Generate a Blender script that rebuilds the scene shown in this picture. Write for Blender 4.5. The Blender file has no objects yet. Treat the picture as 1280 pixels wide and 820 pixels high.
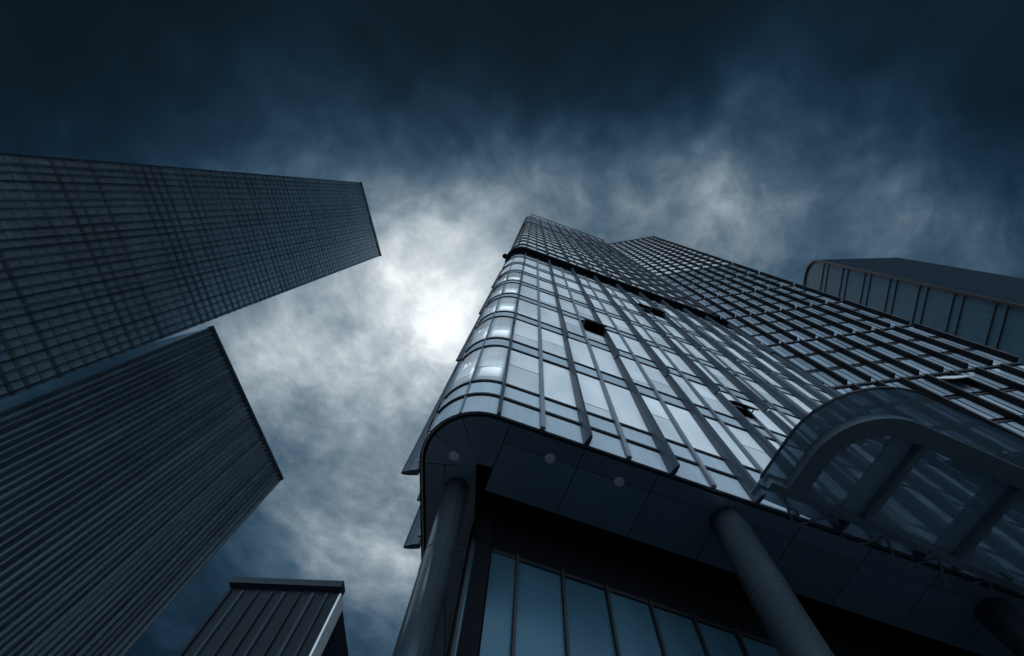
import bpy, bmesh, math, random
from mathutils import Vector, Matrix
random.seed(7)
S = bpy.context.scene
COL = S.collection
EYE = 1.6                       # camera height; every height below is above the street

# ------------------------------------------------------------------ camera
F_PX, W_PX, H_PX = 569.0, 1280.0, 820.0
ZEN = (669.0, 246.0)            # where the verticals meet in the photograph
u = Vector((ZEN[0] - 640, -(ZEN[1] - 410), -F_PX)).normalized()
f = Vector((0, 0, -1)); yv = (f - f.dot(u) * u).normalized(); xv = yv.cross(u)
cam = bpy.data.cameras.new('camera'); camo = bpy.data.objects.new('camera', cam); COL.objects.link(camo)
camo.matrix_world = Matrix.Translation((0, 0, EYE)) @ Matrix((xv, yv, u)).to_4x4()
cam.sensor_width = 36; cam.lens = F_PX / W_PX * 36; cam.clip_start = .05; cam.clip_end = 5000
S.camera = camo

# ------------------------------------------------------------------ node helper
class N:
    def __init__(s, tree): s.t = tree; s.n = tree.nodes; s.l = tree.links
    def new(s, kind, **kw):
        nd = s.n.new(kind)
        for k, v in kw.items(): setattr(nd, k, v)
        return nd
    def put(s, sock, v):
        if isinstance(v, bpy.types.NodeSocket): s.l.new(v, sock)
        else: sock.default_value = v
    def m(s, op, a, b=0.0, c=0.0, clamp=False):
        nd = s.n.new('ShaderNodeMath'); nd.operation = op; nd.use_clamp = clamp
        for i, v in enumerate((a, b, c)): s.put(nd.inputs[i], v)
        return nd.outputs[0]
    def v(s, op, a, b=(0, 0, 0)):
        nd = s.n.new('ShaderNodeVectorMath'); nd.operation = op
        s.put(nd.inputs[0], a); s.put(nd.inputs[1], b)
        return nd.outputs['Value' if op in ('DOT_PRODUCT', 'LENGTH', 'DISTANCE') else 0]
    def noise(s, vec, scale, detail=4, rough=.5, dist=0.0):
        nd = s.n.new('ShaderNodeTexNoise'); s.put(nd.inputs['Vector'], vec)
        nd.inputs['Scale'].default_value = scale; nd.inputs['Detail'].default_value = detail
        nd.inputs['Roughness'].default_value = rough; nd.inputs['Distortion'].default_value = dist
        return nd.outputs['Fac'], nd.outputs['Color']
    def ramp(s, fac, stops, interp='LINEAR'):
        nd = s.n.new('ShaderNodeValToRGB'); nd.color_ramp.interpolation = interp
        e = nd.color_ramp.elements
        while len(e) < len(stops): e.new(.5)
        for el, (p, c) in zip(e, stops):
            el.position = p; el.color = (c, c, c, 1) if isinstance(c, (int, float)) else (*c, 1)
        s.put(nd.inputs[0], fac); return nd.outputs[0]
    def mix(s, fac, a, b):
        nd = s.n.new('ShaderNodeMix'); nd.data_type = 'RGBA'
        s.put(nd.inputs[0], fac)
        for sk, v in ((nd.inputs[6], a), (nd.inputs[7], b)):
            s.put(sk, (*v, 1) if isinstance(v, tuple) and len(v) == 3 else v)
        return nd.outputs[2]

# ------------------------------------------------------------------ sky
SUN_DIR = Vector((-.118, .314, 1)).normalized()
w = bpy.data.worlds.new('World'); S.world = w; w.use_nodes = True
g = N(w.node_tree); g.n.clear()
out = g.new('ShaderNodeOutputWorld')
sky = g.new('ShaderNodeTexSky', sky_type='NISHITA', sun_disc=False)
sky.sun_elevation = math.asin(SUN_DIR.z); sky.sun_rotation = math.atan2(SUN_DIR.x, SUN_DIR.y)
bg1 = g.new('ShaderNodeBackground'); bg1.inputs[1].default_value = .05; g.l.new(sky.outputs[0], bg1.inputs[0])
tc = g.new('ShaderNodeTexCoord'); sep = g.new('ShaderNodeSeparateXYZ'); g.l.new(tc.outputs['Generated'], sep.inputs[0])
z = g.m('MAXIMUM', sep.outputs[2], .06)
px = g.m('DIVIDE', sep.outputs[0], z); py = g.m('DIVIDE', sep.outputs[1], z)
cv = g.new('ShaderNodeCombineXYZ'); g.put(cv.inputs[0], px); g.put(cv.inputs[1], py); P = cv.outputs[0]
# the cloud deck: thick and thin places of the overcast (positions on a flat layer, per unit of height)
CLOUD = [(-0.099,0.126,0.16,1.3),(-0.118,0.314,0.13,1.6),(-0.344,0.416,0.24,1.85),(-0.260,0.958,0.3,2.7),(0.225,0.001,0.16,1.255),(0.588,-0.172,0.27,2.1),(0.928,-0.071,0.3,1.279),(-0.805,0.027,0.25,1.496),(-0.374,0.020,0.2,1.760),(-0.022,-0.038,0.16,1.279),(0.365,-0.103,0.2,0.937),(-0.235,0.185,0.16,-0.369),(-0.600,-0.187,0.2,0.574),(-0.363,0.727,0.16,-1.0),(0.386,-0.341,0.3,-0.918),(-1.169,0.154,0.4,2.080),(-0.564,1.134,0.25,-0.316),(-0.961,-0.131,0.4,-4.013),(-0.069,-0.297,0.3,-1.624),(0.802,-0.406,0.3,-2.149),(-0.078,-0.168,0.2,0.173),(0.374,0.043,0.2,-0.103),(0.705,0.002,0.2,-0.051),(-0.671,0.457,0.25,1.210),(0.152,-0.160,0.15,-0.114)]
warpc = g.noise(P, 3.0, 3, .5)[1]
warp = g.v('MULTIPLY', g.v('SUBTRACT', warpc, (.5, .5, .5)), (.10, .10, 0))
PW = g.v('ADD', P, warp)
acc = None
for cx, cy, sg, a in CLOUD:
    d = g.v('SUBTRACT', PW, (cx, cy, 0)); d2 = g.v('DOT_PRODUCT', d, d)
    e = g.m('EXPONENT', g.m('MULTIPLY', d2, -1 / (2 * sg * sg)))
    acc = g.m('MULTIPLY', e, a) if acc is None else g.m('MULTIPLY_ADD', e, a, acc)
n1 = g.noise(PW, 3.8, 8, .56, 0)[0]
dc = g.v('SUBTRACT', g.v('ADD', P, g.v('MULTIPLY', warp, (1.6, 1.6, 0))), (.06, .13, 0))    # thin cirrus fanning out from the bright gap
rc = g.v('LENGTH', dc); uc = g.v('NORMALIZE', dc); cz = g.new('ShaderNodeCombineXYZ'); g.put(cz.inputs[2], g.m('MULTIPLY', rc, 4.5))
n2 = g.noise(g.v('ADD', g.v('MULTIPLY', uc, (2.2, 2.2, 0)), cz.outputs[0]), 1.7, 10, .62, .25)[0]
n3 = g.noise(PW, 16.0, 9, .62, .2)[0]
acc = g.m('MULTIPLY_ADD', g.m('SUBTRACT', n1, .5), 2.1, acc)
fade = g.m('MULTIPLY', g.m('MINIMUM', g.m('MULTIPLY', rc, 2.6), 1.0), 1.35)
acc = g.m('MULTIPLY_ADD', g.m('SUBTRACT', n2, .5), fade, acc)
acc = g.m('MULTIPLY_ADD', g.m('SUBTRACT', n3, .5), .95, acc)
lum = g.m('EXPONENT', g.m('ADD', acc, math.log(.027)))
lum = g.m('MULTIPLY', g.m('POWER', lum, 1.26), 1.55)
lum = g.m('DIVIDE', lum, g.m('MULTIPLY_ADD', lum, .25, 1.0))
# added glow low in the unseen sky behind the camera, brightens the facades
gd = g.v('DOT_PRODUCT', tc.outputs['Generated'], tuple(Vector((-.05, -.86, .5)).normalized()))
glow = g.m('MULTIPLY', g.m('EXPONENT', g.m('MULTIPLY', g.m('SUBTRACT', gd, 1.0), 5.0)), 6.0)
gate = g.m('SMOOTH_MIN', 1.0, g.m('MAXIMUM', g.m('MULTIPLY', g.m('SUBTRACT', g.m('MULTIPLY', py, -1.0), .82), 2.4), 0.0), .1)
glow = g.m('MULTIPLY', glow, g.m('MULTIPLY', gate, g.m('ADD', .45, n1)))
LR = g.m('DIVIDE', g.m('LOGARITHM', g.m('MAXIMUM', g.m('MULTIPLY', lum, 1000.0), 1.0), 10.0), 3.3)
def sr(r, gg, b):
    q = lambda v: ((v / 255 + .055) / 1.055) ** 2.4 if v > 10 else v / 255 / 12.92
    return Vector((q(r), q(gg), q(b)))
tints = []
for L, c in ((.002, (0, 8, 14)), (.012, (8, 29, 45)), (.04, (32, 58, 77)), (.09, (64, 90, 110)), (.2, (112, 130, 144)), (.4, (159, 172, 181)), (.8, (222, 228, 231))):
    k = sr(*c); k = k / k.y
    tints.append((math.log10(L * 1000) / 3.3, (k.x * .5, .5, k.z * .5)))
tint = g.ramp(LR, tints)
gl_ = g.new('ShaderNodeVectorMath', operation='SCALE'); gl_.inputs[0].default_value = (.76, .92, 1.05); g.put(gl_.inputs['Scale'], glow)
tl_ = g.new('ShaderNodeVectorMath', operation='SCALE'); g.put(tl_.inputs[0], tint); g.put(tl_.inputs['Scale'], g.m('MULTIPLY', lum, 2.0))
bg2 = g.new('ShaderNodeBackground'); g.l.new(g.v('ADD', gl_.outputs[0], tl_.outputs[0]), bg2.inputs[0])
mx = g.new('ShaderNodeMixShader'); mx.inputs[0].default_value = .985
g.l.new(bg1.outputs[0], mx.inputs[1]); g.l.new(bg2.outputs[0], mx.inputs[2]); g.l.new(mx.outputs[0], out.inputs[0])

sl = bpy.data.lights.new('sun', 'SUN'); sl.energy = .6; sl.angle = math.radians(14); sl.color = (1, .97, .92)
so = bpy.data.objects.new('sun', sl); COL.objects.link(so); so.location = (0, 0, 400)
so.rotation_euler = (-SUN_DIR).to_track_quat('-Z', 'Y').to_euler()

# ------------------------------------------------------------------ materials
def mat(name, color, rough=.5, metal=0.0, ior=1.5, var=.25, scale=.7, island=0.0, bump=0.0, spec=None):
    m = bpy.data.materials.new(name); m.use_nodes = True; q = N(m.node_tree)
    b = q.n['Principled BSDF']
    tcn = q.new('ShaderNodeTexCoord')
    nz = q.noise(tcn.outputs['Object'], scale, 6, .6)[0]
    streak = q.noise(q.v('MULTIPLY', tcn.outputs['Object'], (4, 4, .35)), scale * 2, 4, .6)[0]
    k = q.m('ADD', q.m('MULTIPLY', nz, .6), q.m('MULTIPLY', streak, .4))
    k = q.m('MULTIPLY_ADD', q.m('SUBTRACT', k, .5), 2 * var, 1.0)
    if island:
        ge = q.new('ShaderNodeNewGeometry'); oi = q.new('ShaderNodeObjectInfo')
        r = q.m('FRACT', q.m('ADD', ge.outputs['Random Per Island'], oi.outputs['Random']))
        k = q.m('MULTIPLY', k, q.m('MULTIPLY_ADD', q.m('SUBTRACT', r, .5), 2 * island, 1.0))
    c = q.v('MULTIPLY', color, (1, 1, 1)); vs = q.new('ShaderNodeVectorMath', operation='SCALE')
    q.put(vs.inputs[0], c); q.put(vs.inputs['Scale'], k)
    q.put(b.inputs['Base Color'], vs.outputs[0])
    b.inputs['Metallic'].default_value = metal; b.inputs['IOR'].default_value = ior
    q.put(b.inputs['Roughness'], q.m('MULTIPLY_ADD', q.m('SUBTRACT', nz, .5), .25, rough, True))
    if spec is not None: b.inputs['Specular IOR Level'].default_value = spec
    if bump:
        bp = q.new('ShaderNodeBump'); bp.inputs['Strength'].default_value = bump; bp.inputs['Distance'].default_value = .02
        q.put(bp.inputs['Height'], nz); q.l.new(bp.outputs[0], b.inputs['Normal'])
    return m

def glass_mat(name, room, blind, rough=.04, ior=1.7, blinds=True, wave=.02):
    """coated office glass: roller blinds at different heights, reflected sky put into their pale tone"""
    m = bpy.data.materials.new(name); m.use_nodes = True; q = N(m.node_tree)
    b = q.n['Principled BSDF']; tcn = q.new('ShaderNodeTexCoord')
    ge = q.new('ShaderNodeNewGeometry'); oi = q.new('ShaderNodeObjectInfo')
    r = q.m('FRACT', q.m('ADD', ge.outputs['Random Per Island'], oi.outputs['Random']))
    r2 = q.m('FRACT', q.m('MULTIPLY', r, 17.31)); r3 = q.m('FRACT', q.m('MULTIPLY', r, 53.7))
    dirt_reflect = q.noise(q.v('MULTIPLY', tcn.outputs['Object'], (1, 1, .4)), .9, 5, .55)[0]  # uneven dirt, strengthened so it reads as painted cloud reflections
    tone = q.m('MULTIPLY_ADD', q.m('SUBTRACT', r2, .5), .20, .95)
    tone = q.m('MULTIPLY', tone, q.m('MULTIPLY_ADD', q.m('SUBTRACT', dirt_reflect, .5), .75, 1.0))
    if blinds:
        sz = q.new('ShaderNodeSeparateXYZ'); q.l.new(tcn.outputs['Generated'], sz.inputs[0])
        drop = q.m('MULTIPLY_ADD', r, 1.0, -.45)
        isb = q.m('GREATER_THAN', sz.outputs[2], drop)
        edge = q.m('LESS_THAN', q.m('ABSOLUTE', q.m('SUBTRACT', sz.outputs[2], drop)), .012)
        slat = q.m('SINE', q.m('MULTIPLY', q.m('ADD', sz.outputs[0], sz.outputs[1]), 42.0))
        fold = q.m('MULTIPLY', q.m('MULTIPLY', slat, q.m('GREATER_THAN', r3, .55)), q.m('MULTIPLY', isb, .035))
        tone = q.m('MULTIPLY', tone, q.m('ADD', fold, 1.0))
        c = q.mix(isb, room, blind); c = q.mix(q.m('MULTIPLY', edge, .6), c, (.03, .04, .05))
    else:
        c = q.mix(q.m('MULTIPLY', r3, .4), blind, room)
    vs = q.new('ShaderNodeVectorMath', operation='SCALE'); q.put(vs.inputs[0], c); q.put(vs.inputs['Scale'], tone)
    q.put(b.inputs['Base Color'], vs.outputs[0])
    b.inputs['Roughness'].default_value = rough; b.inputs['IOR'].default_value = ior
    bp = q.new('ShaderNodeBump'); bp.inputs['Strength'].default_value = wave; bp.inputs['Distance'].default_value = .4
    q.put(bp.inputs['Height'], q.noise(tcn.outputs['Object'], .6, 2, .4)[0]); q.l.new(bp.outputs[0], b.inputs['Normal'])
    return m

M = {}
M['glass'] = glass_mat('office glass', (.50, .54, .57), (.64, .68, .71), .04, 1.8, True, .06)  # blind and room paled, bright reflected sky put into the colour
M['glass_up'] = glass_mat('upper office glass', (.50, .55, .59), (.76, .81, .85), .06, 1.7, False)  # paler panes, grazing sky reflection painted into the colour
M['spandrel'] = mat('spandrel glass', (.30, .36, .41), .12, 0, 1.6, .3, .8, .12)
M['fin'] = mat('anodised fin', (.055, .075, .10), .42, .55, 1.5, .18, .6)
M['fin_up'] = mat('upper dark fin', (.028, .038, .05), .5, .2, 1.4, .18, .6, spec=.25)
M['mullion'] = mat('mullion aluminium', (.12, .145, .175), .45, .4, 1.5, .2, .9)
M['transom'] = mat('black gasket transom', (.008, .011, .015), .6, 0, 1.4, spec=.15)
M['black'] = mat('black void', (.004, .005, .007), .8, 0, 1.3, spec=.05)
M['soffit'] = mat('soffit metal panel', (.065, .10, .135), .42, .2, 1.5, .35, .5, .15)
M['column'] = mat('brushed column cladding', (.09, .13, .165), .25, .85, 1.5, .15, .7)
M['lamp'] = mat('frosted lamp disc', (.30, .33, .36), .5)
M['crown'] = mat('crown louvre panel', (.06, .065, .085), .6, 0, 1.4, .2, .6, .2, spec=.2)
M['coping'] = mat('pale coping metal', (.55, .57, .6), .4, .3)
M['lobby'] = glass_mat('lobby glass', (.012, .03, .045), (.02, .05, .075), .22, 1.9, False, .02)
M['lobby'].node_tree.nodes['Principled BSDF'].inputs['Specular Tint'].default_value = (.04, .10, .155, 1)
M['darkfin'] = mat('dark blade fin', (.007, .010, .014), .55, 0, 1.4, spec=.2)
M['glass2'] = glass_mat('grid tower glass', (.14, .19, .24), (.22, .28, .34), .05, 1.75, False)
M['canopyframe'] = mat('canopy frame steel', (.075, .105, .135), .45, .2)
M['wallA'] = mat('dark slab facade', (.38, .45, .50), .10, .9, 1.5, .35, .05, bump=.07)
M['pier'] = mat('facade pier', (.07, .09, .11), .2, .85, 1.5, .5, .1, .6)
M['band'] = mat('facade floor band', (.15, .19, .22), .2, .85, 1.5, .4, .1, .5, spec=.2)
M['wallB'] = mat('ribbed slab wall', (.15, .19, .22), .16, .9, 1.5, .5, .05, bump=.05)
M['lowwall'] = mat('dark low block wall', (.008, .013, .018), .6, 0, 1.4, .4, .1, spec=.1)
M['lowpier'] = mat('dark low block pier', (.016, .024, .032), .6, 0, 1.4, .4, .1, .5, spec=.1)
M['rib'] = mat('dark facade rib', (.028, .038, .048), .35, .5, 1.4, .5, .1, .6, spec=.2)
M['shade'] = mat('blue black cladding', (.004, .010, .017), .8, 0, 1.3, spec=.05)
M['pale'] = mat('pale lit end wall', (.45, .48, .5), .7)  # lit look of the end face put into a pale colour
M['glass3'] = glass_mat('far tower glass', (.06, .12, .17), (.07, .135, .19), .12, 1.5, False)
M['paving'] = mat('granite paving', (.12, .13, .14), .7, 0, 1.5, .4, .8)

def canopy_glass():
    m = bpy.data.materials.new('dusty canopy glass'); m.use_nodes = True; q = N(m.node_tree)
    b = q.n['Principled BSDF']; o = q.n['Material Output']; tcn = q.new('ShaderNodeTexCoord')
    n = q.noise(q.v('MULTIPLY', tcn.outputs['Object'], (.5, .16, 1)), 1.4, 5, .6, .2)[0]
    q.put(b.inputs['Base Color'], (.14, .21, .27, 1)); b.inputs['Roughness'].default_value = .15
    t = q.new('ShaderNodeBsdfTransparent'); t.inputs[0].default_value = (.72, .84, .95, 1)
    mx = q.new('ShaderNodeMixShader'); q.put(mx.inputs[0], q.m('MULTIPLY_ADD', n, .6, .42, True))
    q.l.new(t.outputs[0], mx.inputs[1]); q.l.new(b.outputs[0], mx.inputs[2]); q.l.new(mx.outputs[0], o.inputs[0])
    return m
M['canopyglass'] = canopy_glass()

# ------------------------------------------------------------------ object helpers
def link(name, bm, m, parent=None, smooth=False):
    bmesh.ops.recalc_face_normals(bm, faces=bm.faces[:])
    me = bpy.data.meshes.new(name); bm.to_mesh(me); bm.free()
    for k in (m if isinstance(m, list) else [m]): me.materials.append(k)
    if smooth:
        for p in me.polygons: p.use_smooth = True
    o = bpy.data.objects.new(name, me); COL.objects.link(o)
    if parent: o.parent = parent
    return o
def thing(name, label, cat, group=None):
    o = bpy.data.objects.new(name, None); COL.objects.link(o)
    o['label'] = label; o['category'] = cat
    if group: o['group'] = group
    return o
def prism(bm, pts, z0, z1, mi=0):
    """closed vertical prism over the plan polygon pts; z may be a list per point"""
    lo = [bm.verts.new((p[0], p[1], z0)) for p in pts]; hi = [bm.verts.new((p[0], p[1], z1)) for p in pts]
    n = len(pts); fs = [bm.faces.new(lo[::-1]), bm.faces.new(hi)]
    for i in range(n): fs.append(bm.faces.new((lo[i], lo[(i + 1) % n], hi[(i + 1) % n], hi[i])))
    for x in fs: x.material_index = mi
def hexa(bm, eight):
    v = [bm.verts.new(p) for p in eight]
    for q in ((0, 3, 2, 1), (4, 5, 6, 7), (0, 1, 5, 4), (1, 2, 6, 5), (2, 3, 7, 6), (3, 0, 4, 7)): bm.faces.new([v[i] for i in q])
def V2(a): return Vector((a[0], a[1]))

# ------------------------------------------------------------------ main tower plan: s runs along the facade, 0 at the first fin
A0 = math.radians(9.7); P0 = V2((.04, 5.17)); D0 = V2((math.cos(A0), math.sin(A0))); N0 = V2((math.sin(A0), -math.cos(A0)))   # N0 points out
RC = 1.5; CC = P0 - RC * N0; TURN = math.radians(107); ARC = RC * TURN
def plan(s, off=0.0):
    """plan point at arclength s along the facade, off metres outside it, and the outward normal"""
    if s >= 0: return P0 + D0 * s + N0 * off, N0
    if s > -ARC:
        a = s / RC; c, t = math.cos(a), math.sin(a)      # rotate N0 clockwise
        n = V2((N0.x * c - N0.y * t, N0.x * t + N0.y * c)); return CC + n * (RC + off), n
    a = -TURN; c, t = math.cos(a), math.sin(a); n = V2((N0.x * c - N0.y * t, N0.x * t + N0.y * c))
    d = V2((n.y, -n.x)) if V2((n.y, -n.x)).y > 0 else V2((-n.y, n.x))
    return CC + n * (RC + off) + d * (-ARC - s), n
def srange(s0, s1):
    k = 1 if (s0 >= 0 or s1 <= -ARC) else max(2, int((s1 - s0) / .16))
    return [s0 + (s1 - s0) * i / k for i in range(k + 1)]
def srun(s0, s1):
    pts = [s0]
    for a, b in ((-99, -ARC), (-ARC, 0), (0, 99)):
        lo, hi = max(s0, a), min(s1, b)
        if hi - lo > 1e-6: pts += srange(lo, hi)[1:]
    return pts
def strip(bm, s0, s1, z0, z1, o0, o1):
    """curved slab following the facade between offsets o0 (in) and o1 (out)"""
    ss = srun(s0, s1); ring = []
    for s in ss:
        a, b = plan(s, o0)[0], plan(s, o1)[0]
        ring.append([bm.verts.new((a.x, a.y, z0)), bm.verts.new((b.x, b.y, z0)), bm.verts.new((b.x, b.y, z1)), bm.verts.new((a.x, a.y, z1))])
    for r, t in zip(ring, ring[1:]):
        for i in range(4): bm.faces.new((r[i], t[i], t[(i + 1) % 4], r[(i + 1) % 4]))
    bm.faces.new(ring[0]); bm.faces.new(ring[-1][::-1])
def post(bm, s, z0, z1, wd, o0, o1):
    """vertical bar centred on s"""
    p, n = plan(s); t = V2((-n.y, n.x)) * wd / 2
    prism(bm, [p + n * o0 - t, p + n * o0 + t, p + n * o1 + t, p + n * o1 - t], z0, z1)
def pane(bm, s0, s1, z0, z1, tilt=(0, 0)):
    """thin glass sheet, very slightly out of true as hung glass is"""
    ss = srun(s0, s1); rows = []
    for i, s in enumerate(ss):
        k = i / (len(ss) - 1) - .5
        r = []
        for zz, kz in ((z0, -.5), (z1, .5)):
            o = tilt[0] * k + tilt[1] * kz
            for d in (-.02, .005):
                p = plan(s, o + d)[0]; r.append(bm.verts.new((p.x, p.y, zz)))
        rows.append(r)                                    # in0 out0 in1 out1
    for r, t in zip(rows, rows[1:]):
        for a, b in ((0, 1), (1, 3), (3, 2), (2, 0)): bm.faces.new((r[a], t[a], t[b], r[b]))
    for r in (rows[0], rows[-1]): bm.faces.new((r[0], r[1], r[3], r[2]))
def fin(bm, s, z0, z1, d0=.46, d1=.34, wd=.17):
    """lens section blade standing off the facade, deeper at its foot, slanted foot cap"""
    p, n = plan(s); t = V2((-n.y, n.x))
    sec = [(-.5, .07), (-.46, .5), (-.26, .86), (0, 1), (.26, .86), (.46, .5), (.5, .07)]
    lo, hi = [], []
    for a, b in sec:
        q = p + t * (a * wd) + n * (b * d0); lo.append(bm.verts.new((q.x, q.y, z0 - .10 * b)))
        q = p + t * (a * wd) + n * (b * d1); hi.append(bm.verts.new((q.x, q.y, z1 - .12 * b)))
    k = len(sec); bm.faces.new(lo[::-1]); bm.faces.new(hi)
    for i in range(k): bm.faces.new((lo[i], lo[(i + 1) % k], hi[(i + 1) % k], hi[i]))

MOD = 1.1325; BAY = 2 * MOD; FH = 4.06
ZB = 10 + EYE                                            # underside of the overhang
SMAX = 21.0; SMIN = -ARC - 13.0
CORNER = [-ARC, -ARC * 2 / 3, -ARC / 3, 0]
stations = [-ARC - MOD * i for i in range(11, 0, -1)] + CORNER + [MOD * i for i in range(1, 19)]
Z1 = lambda k: ZB + 1.0 + FH * k                         # spandrel foot of floor k
Z_REC0, Z_REC1 = 41.2 + EYE, 46.6 + EYE                  # the dark recessed plant storey
Z_UP, Z_CR, Z_TOP = 46.6 + EYE, 97.0 + EYE, 129.0 + EYE

tower = thing('glass_tower', 'tall glass tower with a rounded corner, projecting fins and one black belt', 'tower')
# core (behind the glass) + roof
far_l = plan(SMIN)[0]
core_pts = [plan(s, -.55)[0] for s in srun(SMIN, SMAX)] + [V2((21.4, 20.5)), V2((2, 21.5))]
bm = bmesh.new(); prism(bm, core_pts, ZB + .25, Z_TOP - .5); link('core_wall', bm, M['black'], tower)
deep = [plan(s, -1.25)[0] for s in srun(SMIN, SMAX)]

# spandrels
bm = bmesh.new(); strip(bm, SMIN, SMAX, ZB + .03, ZB + .97, -.05, 0); link('spandrel', bm, M['spandrel'], tower)
for k in range(8):
    bm = bmesh.new()
    for a, b in zip(stations, stations[1:]): pane(bm, a + .02, b - .02, Z1(k), Z1(k) + .9, (random.gauss(0, .004), random.gauss(0, .004)))
    link('spandrel', bm, M['spandrel'], tower)
# windows
OPEN = {(3, 2): (3.05, 1.5, .5), (8, 5): (2.9, 1.4, .45), (9, 5): (3.0, 1.4, .45), (8, 1): (1.75, .95, .4)}   # hinge height, sash, push
cells = []
for k in range(8):
    z0, z1 = Z1(k) + .9, min(Z1(k + 1), Z_REC0 - .1)
    for i, (a, b) in enumerate(zip(stations, stations[1:])):
        cells.append((k, i - 14, a, b, z0, z1))
n_ind = 0; rest = bmesh.new(); opens = []
order = sorted(cells, key=lambda c: (c[0] > 4, c[2] < -ARC, c[0]))
for k, i, a, b, z0, z1 in order:
    key = (i, k)
    if key in OPEN and i >= 0: opens.append((a, b, z0, z1, OPEN[key])); continue
    tl = (random.gauss(0, .008), random.gauss(0, .012))
    if n_ind < 94 and a >= -ARC - .01:
        bm = bmesh.new(); pane(bm, a + .02, b - .02, z0, z1, tl); link('window', bm, M['glass'], tower, a < 0); n_ind += 1
    else: pane(rest, a + .02, b - .02, z0, z1, tl)
o = link('window_rows', rest, M['glass_up'], tower); o['kind'] = 'stuff'
for a, b, z0, z1, ht in opens:
    hg, sh, o_ = ht; zt = z0 + hg; zl = zt - sh
    bm = bmesh.new(); pane(bm, a + .02, b - .02, z0, zl - .04)
    if z1 - zt > .2: pane(bm, a + .02, b - .02, zt + .04, z1)
    link('window', bm, M['glass'], tower)
    pa, n = plan(a + .03); pb, _ = plan(b - .03)
    bm = bmesh.new(); e = .05
    hexa(bm, [(*(pa + n * o_), zl), (*(pb + n * o_), zl), (*(pb + n * .02), zt), (*(pa + n * .02), zt),
              (*(pa + n * (o_ + e)), zl + .03), (*(pb + n * (o_ + e)), zl + .03), (*(pb + n * (.02 + e)), zt), (*(pa + n * (.02 + e)), zt)])
    ow = link('open_window', bm, M['transom'], tower); ow['label'] = 'black framed window pushed outwards'
    bm = bmesh.new()
    for p in (pa, pb):
        t = D0 * .02
        prism(bm, [p - t, p + t, p + t + n * o_ * .7, p - t + n * o_ * .7], zl + .3, zl + .34)
    link('stay_arm', bm, M['mullion'], ow)
# mullions and transoms
bm = bmesh.new()
for j, s in enumerate(stations):
    if s < -ARC - .1: wd, o1 = .06, .10
    elif s < -.1: wd, o1 = .05, .05
    elif round(s / MOD) % 2 == 0: wd, o1 = .09, .06
    else: wd, o1 = .12, .11
    post(bm, s, ZB + .01, Z_REC0, wd, -.03, o1)
link('mullion', bm, M['mullion'], tower)
bm = bmesh.new()
for k in range(8):
    for zz in (Z1(k), Z1(k) + .9):
        strip(bm, SMIN + .4, SMAX - .1, zz - .05, zz + .05, -.025, .055)
        strip(bm, SMIN + .4, SMAX - .1, zz + .053, zz + .075, -.02, .035)
link('transom', bm, M['transom'], tower)
bm = bmesh.new(); strip(bm, SMIN, SMAX, ZB - .02, ZB + .025, -.012, .012); link('fascia_trim', bm, M['transom'], tower)
# fins, two storeys each
ROWS = [(ZB - .05, ZB + 8.0), (ZB + 8.15, ZB + 16.1), (ZB + 16.25, ZB + 24.2), (ZB + 24.35, Z_REC0 + 1.5)]
for r, (z0, z1) in enumerate(ROWS):
    for kx in range(10):
        bm = bmesh.new(); d = .41 if kx else .20
        fin(bm, kx * BAY, z0, z1, d, d * .74, .125 if kx else .10); link('fin', bm, M['fin'], tower, False)
    for kx in range(3):
        bm = bmesh.new(); fin(bm, -ARC - .25 - kx * BAY, z0, z1, .46, .34, .17); link('fin', bm, M['fin'], tower)
# recessed belt
bm = bmesh.new(); strip(bm, SMIN + .2, SMAX - .2, Z_REC0, Z_REC1, -.545, -.45); link('recess_wall', bm, M['black'], tower)
bm = bmesh.new(); strip(bm, SMIN + .2, SMAX - .1, Z_UP - .35, Z_UP - .02, -.44, .16); link('belt_ledge', bm, M['transom'], tower)
bm = bmesh.new(); strip(bm, SMIN + .2, SMAX - .1, Z_UP - .02, Z_UP + .10, -.3, .2); link('belt_trim', bm, M['mullion'], tower)
bm = bmesh.new(); p = plan(-ARC + .5, .32)[0]
bmesh.ops.create_icosphere(bm, subdivisions=2, radius=.28, matrix=Matrix.Translation((p.x, p.y, Z_UP + .3)))
q = plan(-ARC + .5, .0)[0]; prism(bm, [q, q + V2((.1, 0)), p + V2((.1, 0)), p], Z_UP + .12, Z_UP + .2)
link('floodlight', bm, M['black'], tower, True)
# upper storeys
gl = bmesh.new(); sp = bmesh.new(); tr = bmesh.new(); mu = bmesh.new()
nf = int((Z_CR - Z_UP) / FH)
for k in range(nf + 1):
    z0 = Z_UP + .1 + FH * k; zs = min(z0 + FH - 1.05, Z_CR); ze = min(z0 + FH, Z_CR)
    for a, b in zip(stations, stations[1:]):
        tl = (random.gauss(0, .008), random.gauss(0, .012))
        pane(gl, a + .02, b - .02, z0, zs, tl)
        if ze - zs > .2: pane(sp, a + .02, b - .02, zs, ze - .02, tl)
    for zz in (zs, ze):
        strip(tr, SMIN + .4, SMAX - .1, zz - .15, zz + .15, -.025, .08)
for s in stations: post(mu, s, Z_UP, Z_CR, .10, -.03, .10)
o = link('upper_windows', gl, M['glass_up'], tower); o['kind'] = 'stuff'
link('upper_spandrel', sp, M['glass_up'], tower); link('upper_transom', tr, M['transom'], tower); link('upper_mullion', mu, M['transom'], tower)
zr = [Z_UP - .1, Z_UP + 2 * FH, Z_UP + 4 * FH, Z_UP + 7 * FH, Z_TOP - 1.0]
for z0, z1 in zip(zr, zr[1:]):
    for kx in range(10):
        bm = bmesh.new(); d = .44 if kx else .22
        fin(bm, kx * BAY, z0 + .12, z1, d, d * .8, .14); link('fin', bm, M['fin_up'], tower)
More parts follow.
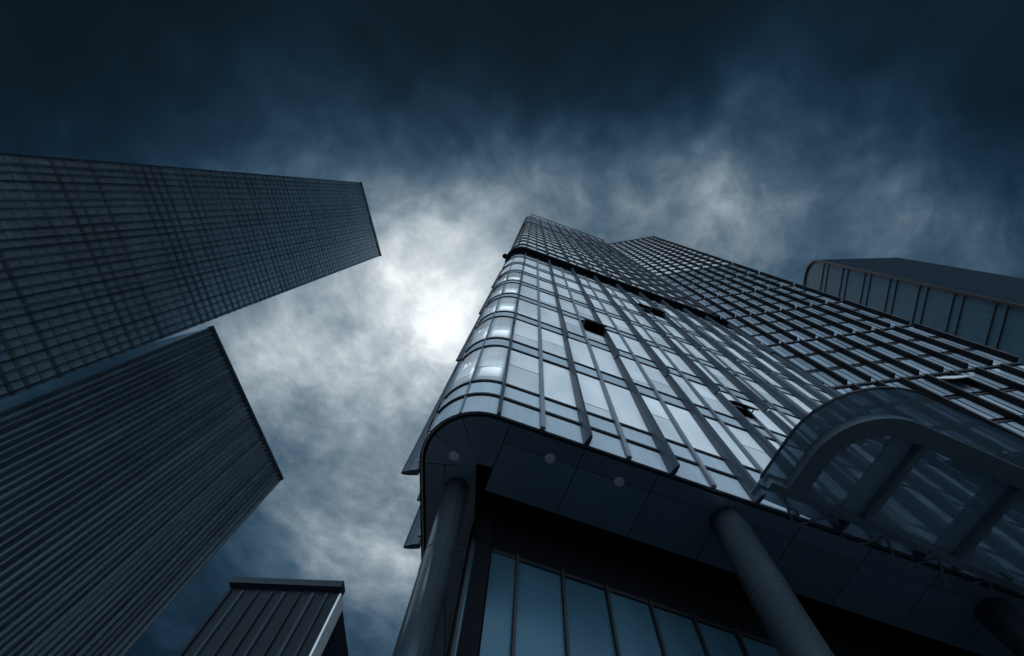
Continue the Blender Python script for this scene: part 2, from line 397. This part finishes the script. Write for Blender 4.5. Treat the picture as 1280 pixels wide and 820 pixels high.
# crown
bm = bmesh.new()
for a, b in zip(stations, stations[1:]):
    for zz in (Z_CR, Z_CR + 16):
        pane(bm, a + .03, b - .03, zz + .15, min(zz + 15.9, Z_TOP - 1))
link('crown_screen', bm, M['crown'], tower)
bm = bmesh.new()
for zz in (Z_CR, Z_CR + 15.9): strip(bm, SMIN + .4, SMAX - .1, zz - .1, zz + .15, -.03, .09)
link('crown_rail', bm, M['transom'], tower)
bm = bmesh.new(); strip(bm, SMIN, SMAX + .1, Z_TOP - 1.0, Z_TOP - .1, -.6, .12); link('parapet', bm, M['coping'], tower)
bm = bmesh.new(); strip(bm, -.25, SMAX + .1, Z_TOP + .1, Z_TOP + .4, .36, .55)
for sx in [MOD * k for k in range(0, 19)]: post(bm, sx, Z_TOP - .6, Z_TOP + .2, .12, .125, .355)
link('roof_rail', bm, M['transom'], tower)
bm = bmesh.new(); prism(bm, core_pts, Z_TOP - .5, Z_TOP - .2); link('roof', bm, M['black'], tower)

# soffit: metal panels with open joints round the overhang
bm = bmesh.new()
backing = [plan(s, -.02)[0] for s in srun(SMIN, SMAX)] + [V2((21.4, 20.5)), V2((2, 21.5))]
prism(bm, backing, ZB + .12, ZB + .24); soff = link('soffit', bm, M['black'], tower)
js = [SMIN, -ARC - 7.2, -ARC - 4.8, -ARC - 2.4, -ARC, -ARC * .66, -ARC * .33, .35, 2.3, 4.25, 6.2, 8.15, 10.1, 12.05, 14.0, 15.95, 17.9, SMAX]
def soff_panel(s0, s1, o0, o1):
    ss = srun(s0 + .012, s1 - .012); b = bmesh.new()
    prism(b, [plan(s, o1)[0] for s in ss] + [plan(s, min(o0, 0) if o0 < -.2 else -.014)[0] for s in ss[::-1]], ZB - .012, ZB + .10)
    link('soffit_panel', b, M['soffit'], soff)
for a, b_ in zip(js, js[1:]):
    arc = -ARC - .01 <= a < 0
    soff_panel(a, b_, -1.42, -.13) if arc else soff_panel(a, b_, -.62, -.13)
    if not arc:
        if a > 0: soff_panel(a, b_, -2.1, -.64)
        else: soff_panel(a, b_, -1.42, -.64)
for lx, ly in ((-.87, 6.46), (1.49, 6.06), (3.30, 6.37)):
    bm = bmesh.new(); bmesh.ops.create_cone(bm, cap_ends=True, segments=28, radius1=.12, radius2=.13, depth=.04, matrix=Matrix.Translation((lx, ly, ZB - .034)))
    dl = link('downlight', bm, M['lamp'], tower)
    bm = bmesh.new(); bmesh.ops.create_cone(bm, cap_ends=True, segments=28, radius1=.155, radius2=.155, depth=.02, matrix=Matrix.Translation((lx, ly, ZB - .0225)))
    link('trim_ring', bm, M['mullion'], dl)

# columns
def column(cx, cy, r, top):
    bm = bmesh.new(); bmesh.ops.create_cone(bm, cap_ends=True, segments=48, radius1=r, radius2=r, depth=top, matrix=Matrix.Translation((cx, cy, top / 2)))
    c = link('column', bm, M['column'], tower, False)
    for p in c.data.polygons: p.use_smooth = len(p.vertices) == 4
    bm = bmesh.new()
    for a in (200, 290, 20, 110):
        a = math.radians(a); ca, sa = math.cos(a), math.sin(a)
        q = V2((cx + ca * r, cy + sa * r)); t = V2((-sa, ca)) * .006; nn = V2((ca, sa))
        prism(bm, [q - t - nn * .01, q + t - nn * .01, q + t + nn * .003, q - t + nn * .003], 0.02, top - .02)
    for zz in (3.2, 6.4, 9.3):
        bmesh.ops.create_cone(bm, cap_ends=True, segments=48, radius1=r + .002, radius2=r + .002, depth=.014, matrix=Matrix.Translation((cx, cy, zz)))
    link('seam', bm, M['transom'], c)
column(-.67, 7.37, .31, ZB + .05)
column(6.2, 6.95, .42, ZB - .02)
column(13.6, 8.2, .42, ZB - .02)

# recessed lobby glass wall
la, lb = plan(.4, -2.9)[0], plan(SMAX, -3.1)[0]
lob = bmesh.new(); mu = bmesh.new(); n_l = 18
ld = (lb - la).normalized(); ln = V2((ld.y, -ld.x))
for i in range(n_l):
    p, q = la + (lb - la) * i / n_l, la + (lb - la) * (i + 1) / n_l
    for z0, z1 in ((.1, 3.6), (3.7, 7.1), (7.2, 10.5)):
        t = random.gauss(0, .012)
        a_, b_ = p + ld * .03, q - ld * .03
        hexa(lob, [(*a_, z0), (*b_, z0), (*(b_ - ln * .03), z0), (*(a_ - ln * .03), z0), (*(a_ + ln * t), z1), (*(b_ + ln * t), z1), (*(b_ + ln * (t - .03)), z1), (*(a_ + ln * (t - .03)), z1)])
lw = link('lobby_glazing', lob, M['lobby'], tower)
for i in range(n_l + 1):
    p = la + (lb - la) * i / n_l
    prism(mu, [p - ld * .03 - ln * .1, p + ld * .03 - ln * .1, p + ld * .03 + ln * .12, p - ld * .03 + ln * .12], 0, 10.6)
for z0 in (0, 3.6, 7.1, 10.5):
    prism(mu, [la - ln * .05, lb - ln * .05, lb + ln * .05, la + ln * .05], z0, z0 + .1)
link('lobby_mullion', mu, M['darkfin'], lw)
bm = bmesh.new(); prism(bm, [la - ln * .12, lb - ln * .12, lb - ln * .5, la - ln * .5], 0, ZB + .1); link('lobby_wall', bm, M['black'], tower)
bm = bmesh.new(); prism(bm, [la + ln * .02, lb + ln * .02, lb - ln * .1, la - ln * .1], 10.62, ZB + .11); link('lobby_header', bm, M['black'], tower)
# lobby return wall on the left side
ra, rb = la + V2((-.02, .0)), plan(-ARC - 11, -2.6)[0]
rd = (rb - ra).normalized(); rn = V2((-rd.y, rd.x))
bm = bmesh.new(); mm = bmesh.new()
for i in range(9):
    p, q = ra + (rb - ra) * i / 9, ra + (rb - ra) * (i + 1) / 9
    hexa(bm, [(*(p + rd * .03), .1), (*(q - rd * .03), .1), (*(q - rd * .03 - rn * .03), .1), (*(p + rd * .03 - rn * .03), .1),
              (*(p + rd * .03), 10.5), (*(q - rd * .03), 10.5), (*(q - rd * .03 - rn * .03), 10.5), (*(p + rd * .03 - rn * .03), 10.5)])
    prism(mm, [q - rd * .03 - rn * .08, q + rd * .03 - rn * .08, q + rd * .03 + rn * .1, q - rd * .03 + rn * .1], 0, 10.6)
lg = link('lobby_glazing', bm, M['lobby'], tower); link('lobby_mullion', mm, M['darkfin'], lg)
bm = bmesh.new(); prism(bm, [ra - rn * .12, rb - rn * .12, rb - rn * .5, ra - rn * .5], 0, ZB + .1); link('lobby_wall', bm, M['black'], tower)

# ------------------------------------------------------------------ dark gridded tower behind
t2 = thing('grid_tower', 'dark tower gridded with black fins, rising behind the rounded glass tower', 'tower')
Q0 = V2((20.95, 8.80)); Q1 = V2((32.05, 4.87)); L2 = (Q1 - Q0).length; E2 = (Q1 - Q0).normalized(); N2 = V2((E2.y, -E2.x))
ZT2 = 122.6 + EYE; NB = 8; B2 = L2 / NB
back = [Q0 - N2 * .3, Q1 - N2 * .3, V2((36, 17)), V2((24, 21))]
bm = bmesh.new(); prism(bm, back, 0, ZT2 - .3); link('core_wall', bm, M['black'], t2)
def pane2(bm, a, b, z0, z1):
    t, tv = random.gauss(0, .008), random.gauss(0, .008)
    p, q = Q0 + E2 * a, Q0 + E2 * b
    hexa(bm, [(*(p + N2 * (t + tv)), z0), (*(q + N2 * (tv - t)), z0), (*(q - N2 * .03), z0), (*(p - N2 * .03), z0),
              (*(p + N2 * (t - tv)), z1), (*(q + N2 * (-tv - t)), z1), (*(q - N2 * .03), z1), (*(p - N2 * .03), z1)])
def bar2(bm, a, b, z0, z1, o0, o1):
    p, q = Q0 + E2 * a, Q0 + E2 * b
    prism(bm, [p + N2 * o0, q + N2 * o0, q + N2 * o1, p + N2 * o1], z0, z1)
rest = bmesh.new(); top2 = bmesh.new(); tr = bmesh.new(); n2 = 0
ZL = 37.25 + EYE; F2 = 2.92; K2 = 12       # above storey K2 the grid is plainer and paler panes paint in sky reflection
k0 = -6
for k in range(k0, 30):
    zb = ZL + k * F2; zt = min(zb + F2, ZT2 - .5)
    if zt - zb < 1: continue
    for i in range(NB):
        tgt = rest
        if k >= K2: tgt = top2
        elif k >= -2 and n2 < 96: tgt = bmesh.new()
        for j in range(3):
            a = i * B2 + .07 + (B2 - .14) * j / 3; b = i * B2 + .07 + (B2 - .14) * (j + 1) / 3
            pane2(tgt, a + .02, b - .02, zb + (.32 if k < K2 else .8), zt - .1)
        if tgt not in (rest, top2): link('window', tgt, M['glass2'], t2); n2 += 1
    bar2(tr, 0, L2, zb - .1, zb + .08, -.03, .06); bar2(tr, 0, L2, zb + .26, zb + .33, -.03, .05)
    if k >= K2: bar2(tr, 0, L2, zb + .34, zb + .8, -.03, .08)
    if k % 3 == 0 and k <= K2:
        fr = bmesh.new(); bar2(fr, 0, L2, zb - .06, zb + .14, .07, .13); link('floor_rail', fr, M['transom'], t2)
o = link('window_rows', rest, M['glass2'], t2); o['kind'] = 'stuff'
o = link('upper_windows', top2, M['glass_up'], t2); o['kind'] = 'stuff'
link('transom', tr, M['transom'], t2)
bm = bmesh.new()
for i in range(NB):
    for j in (1, 2):
        a = i * B2 + .07 + (B2 - .14) * j / 3; bar2(bm, a - .02, a + .02, ZL + k0 * F2, ZT2 - .4, -.03, .035)
link('mullion', bm, M['transom'], t2)
for r in range(-2, 5):
    z0 = ZL + r * 3 * F2 + .3; z1 = ZL + (r + 1) * 3 * F2 - .3
    if r == 4: z1 = ZT2
    for i in range(NB + 1):
        bm = bmesh.new(); bar2(bm, i * B2 - .06, i * B2 + .06, z0, z1, -.05, .42); link('fin', bm, M['darkfin'], t2)
bm = bmesh.new(); bar2(bm, -.05, L2 + .1, ZT2 - .4, ZT2 + .1, -.3, .2); link('parapet', bm, M['transom'], t2)
bm = bmesh.new()                                          # one vent pushed open
p = Q0 + E2 * 6.1; zq = 26.5 + EYE
hexa(bm, [(*(p + N2 * .7), zq), (*(p + E2 * 1.2 + N2 * .7), zq), (*(p + E2 * 1.2 + N2 * .02), zq + 1.6), (*(p + N2 * .02), zq + 1.6),
          (*(p + N2 * .75), zq + .03), (*(p + E2 * 1.2 + N2 * .75), zq + .03), (*(p + E2 * 1.2 + N2 * .07), zq + 1.62), (*(p + N2 * .07), zq + 1.62)])
ow = link('open_window', bm, M['coping'], t2); ow['label'] = 'pale window pushed outwards'

# ------------------------------------------------------------------ far tower on the right with a rounded roof corner
t3 = thing('far_glass_tower', 'hazy glass tower with a rounded roof corner, beyond the black finned grid tower', 'tower')
H3 = 220 + EYE
K0 = V2((130.4, 5.4)); K1 = V2((137.5, 40)); e3 = (K1 - K0).normalized(); n3 = V2((-e3.y, e3.x)); RR = 9.0
L3 = 52.0
def pt3(a, zz, o=0.0): q = K0 + e3 * a + n3 * o; return (q.x, q.y, zz)
prof = [(0, 0)] + [(RR - RR * math.cos(t), H3 - RR + RR * math.sin(t)) for t in [i * math.pi / 16 for i in range(9)]] + [(L3, H3), (L3, 0)]
def extr3(bm, prof, o0, o1):
    a = [bm.verts.new(pt3(x, zz, o0)) for x, zz in prof]; b = [bm.verts.new(pt3(x, zz, o1)) for x, zz in prof]; n = len(prof)
    bm.faces.new(a).material_index = 1; bm.faces.new(b[::-1])
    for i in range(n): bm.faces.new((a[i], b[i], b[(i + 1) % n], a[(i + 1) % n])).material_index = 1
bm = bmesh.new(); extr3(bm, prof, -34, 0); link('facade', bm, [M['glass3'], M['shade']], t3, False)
bm = bmesh.new()                                          # raised rim that follows the rounded corner
ro = prof[:-1]; ins = [(RR - (RR - .8) * math.cos(t), H3 - RR + (RR - .8) * math.sin(t)) for t in [i * math.pi / 16 for i in range(9)]]
loop = ro + [(L3, H3 - .8)] + ins[::-1] + [(.8, 0)]
a = [bm.verts.new(pt3(x, zz, .004)) for x, zz in loop]; b = [bm.verts.new(pt3(x, zz, .7)) for x, zz in loop]
n = len(loop)
for i in range(n):
    bm.faces.new((a[i], b[i], b[(i + 1) % n], a[(i + 1) % n]))
def ringcap(vs):
    k = len(ro)
    outer = vs[:k]; inner = vs[k:][::-1]
    for i in range(k - 1):
        bm.faces.new((outer[i], outer[i + 1], inner[min(i + 1, len(inner) - 1)], inner[min(i, len(inner) - 1)])) if len({outer[i], outer[i + 1], inner[min(i + 1, len(inner) - 1)], inner[min(i, len(inner) - 1)]}) == 4 else None
ringcap(b); link('roof_rim', bm, M['darkfin'], t3)
for k in range(1, 16):
    zz = H3 - 13 * k
    for dz in (0, 3.2):
        bm = bmesh.new(); q0, q1 = K0 + e3 * .82, K0 + e3 * L3
        prism(bm, [q0 + n3 * .003, q1 + n3 * .003, q1 + n3 * .35, q0 + n3 * .35], zz - dz - .16, zz - dz); link('floor_band', bm, M['darkfin'], t3)
# its dark return side
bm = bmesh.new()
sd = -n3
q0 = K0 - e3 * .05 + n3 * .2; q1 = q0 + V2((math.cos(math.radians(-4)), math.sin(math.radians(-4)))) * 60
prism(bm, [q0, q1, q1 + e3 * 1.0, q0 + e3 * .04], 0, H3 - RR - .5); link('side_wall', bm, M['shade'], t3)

# ------------------------------------------------------------------ glazed canopy over the entrance
cp = thing('glass_canopy', 'glazed canopy in a dark rounded steel frame jutting from the foot of the glass tower', 'canopy')
ZC = 9.93 + EYE
ca = math.radians(13.5); cd = V2((math.cos(ca), math.sin(ca))); cn = V2((-cd.y, cd.x))      # cd along, cn towards the facade
CO = V2((7.55, 2.32))                                    # outer corner (before rounding)
def cpt(a, b): return CO + cd * a + cn * b
def rounded(a0, b0, a1, b1, r, n=12):
    """plan outline with the near left corner rounded"""
    pts = [cpt(a0 + r - r * math.cos(t), b0 + r - r * math.sin(t)) for t in [i * math.pi / 2 / n for i in range(n + 1)]]
    return pts + [cpt(a1, b0), cpt(a1, b1), cpt(a0, b1)]
LC, DC = 22.0, 3.95
bm = bmesh.new(); prism(bm, rounded(.0, .0, LC, DC, 2.2), ZC + .20, ZC + .225); link('glass_sheet', bm, M['canopyglass'], cp)
bm = bmesh.new()
def band(bm, a0, b0, w, r, z0, z1):
    o = [cpt(a0, DC - .5)] + rounded(a0, b0, LC, DC, r)[:-2]
    i_ = [cpt(a0 + w, DC - .5)] + rounded(a0 + w, b0 + w, LC, DC, max(r - w, .3))[:-2]
    n = len(o); vo = [[bm.verts.new((*p, zz)) for p in o] for zz in (z0, z1)]; vi = [[bm.verts.new((*p, zz)) for p in i_] for zz in (z0, z1)]
    for k in range(n - 1):
        bm.faces.new((vo[0][k], vo[0][k + 1], vo[1][k + 1], vo[1][k])); bm.faces.new((vi[0][k + 1], vi[0][k], vi[1][k], vi[1][k + 1]))
        bm.faces.new((vo[0][k + 1], vo[0][k], vi[0][k], vi[0][k + 1])); bm.faces.new((vo[1][k], vo[1][k + 1], vi[1][k + 1], vi[1][k]))
    for k in (0, n - 1): bm.faces.new((vo[0][k], vo[1][k], vi[1][k], vi[0][k]))
band(bm, .55, .62, .46, 1.75, ZC - .05, ZC + .19); link('frame', bm, M['canopyframe'], cp)
bm = bmesh.new(); band(bm, -.02, -.02, .03, 2.22, ZC + .18, ZC + .25); link('edge_trim', bm, M['transom'], cp)
bm = bmesh.new(); prism(bm, [cpt(.1, DC - .62), cpt(LC, DC - .62), cpt(LC, DC - .42), cpt(.1, DC - .42)], ZC - .06, ZC + .18); link('rear_beam', bm, M['canopyframe'], cp)
for a in (2.7, 5.4, 8.1, 10.8, 13.5, 16.2):
    bm = bmesh.new(); prism(bm, [cpt(a, 1.09), cpt(a + .16, 1.09), cpt(a + .16, DC - .63), cpt(a, DC - .63)], ZC - .02, ZC + .18); link('cross_beam', bm, M['canopyframe'], cp)
    bm = bmesh.new(); prism(bm, [cpt(a - .55, 1.09), cpt(a - .01, 1.09), cpt(a - .01, DC - .63), cpt(a - .55, DC - .63)], ZC + .16, ZC + .195); link('glass_strip', bm, M['canopyglass'], cp)
bm = bmesh.new(); x = .6; up = True
while x < LC - .8:                                        # flat lattice that ties the canopy back to the facade
    b0, b1 = (DC - .4, DC + .28) if up else (DC + .28, DC - .4)
    p, q = cpt(x, b0), cpt(x + .75, b1); t = (q - p).normalized(); t = V2((-t.y, t.x)) * .03
    prism(bm, [p - t, q - t, q + t, p + t], ZC + .05, ZC + .11); x += .75; up = not up
link('lattice_truss', bm, M['mullion'], cp)

# ------------------------------------------------------------------ buildings across the street, left
def slab(name, label, p, q, depth, h, wall, pier_m, step, pw, pd, floors, extra=None):
    t = thing(name, label, 'building'); p, q = V2(p), V2(q); d = (q - p).normalized(); n = V2((d.y, -d.x)); L = (q - p).length
    bm = bmesh.new(); prism(bm, [p, q, q - n * depth, p - n * depth], 0, h); link('wall', bm, wall, t)
    k = 0; x = 0
    while x < L:
        wv = pw * random.uniform(.7, 1.3)
        bm = bmesh.new(); a, b = p + d * x, p + d * min(x + wv, L)
        prism(bm, [a + n * .003, b + n * .003, b + n * pd, a + n * pd], 0, h - .8); link('pier', bm, pier_m, t)
        x += step * random.uniform(.85, 1.15)
    if floors:
        zz = floors
        while zz < h - 2:
            bm = bmesh.new(); prism(bm, [p + n * .004, q + n * .004, q + n * .25, p + n * .25], zz, zz + 1.1); link('floor_band', bm, M['band'], t)
            zz += floors
    bm = bmesh.new(); prism(bm, [p - d * .3 + n * 1.2, q + d * .3 + n * 1.2, q + d * .3 - n * 1, p - d * .3 - n * 1], h + .003, h + 1.2); link('parapet', bm, pier_m, t)
    return t, p, q, d, n
HA = 400 + EYE
slab('slab_tower', 'huge dark slab tower, tallest at the left, its roof dissolving into cloud', (-149.0, 13.4), (-126.6, 72.7), 40, HA, M['wallA'], M['pier'], 2.6, .5, .5, 4.2)
HB = 178 + EYE
slab('ribbed_building', 'dark building with close vertical ribs, in front of the huge slab tower', (-125.6, 75.0), (-93.7, 144.0), 30, HB, M['wallB'], M['rib'], 1.9, .55, .9, 0)
HCc = 60 + EYE
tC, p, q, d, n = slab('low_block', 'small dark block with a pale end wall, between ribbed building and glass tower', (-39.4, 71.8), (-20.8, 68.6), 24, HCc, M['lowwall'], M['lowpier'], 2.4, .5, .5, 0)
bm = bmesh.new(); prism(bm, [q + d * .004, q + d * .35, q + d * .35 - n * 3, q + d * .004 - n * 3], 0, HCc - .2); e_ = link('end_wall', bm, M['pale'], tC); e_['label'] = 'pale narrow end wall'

# ------------------------------------------------------------------ ground
bm = bmesh.new(); bmesh.ops.create_grid(bm, x_segments=8, y_segments=8, size=420)
gr = link('ground', bm, M['paving']); gr['kind'] = 'structure'

bm = bmesh.new(); bmesh.ops.create_cube(bm, size=1, matrix=Matrix.Translation((0, 0, 203.5)) @ Matrix.Diagonal((900, 900, 409, 1)))
hm = bpy.data.materials.new('city haze'); hm.use_nodes = True; q = N(hm.node_tree); q.n.clear()
ho = q.new('ShaderNodeOutputMaterial'); hv = q.new('ShaderNodeVolumePrincipled')
hv.inputs['Color'].default_value = (.45, .72, .98, 1); hv.inputs['Density'].default_value = .00006; hv.inputs['Anisotropy'].default_value = .8
q.l.new(hv.outputs[0], ho.inputs['Volume'])
hz = link('haze', bm, hm); hz['kind'] = 'stuff'; hz['label'] = 'pale blue city haze softening the far towers'; hz['category'] = 'haze'

# ------------------------------------------------------------------ view
S.view_settings.view_transform = 'Standard'; S.view_settings.look = 'None'; S.view_settings.gamma = 1; S.view_settings.exposure = 0
S.view_settings.use_curve_mapping = False
S.cycles.max_bounces = 6; S.cycles.transparent_max_bounces = 8
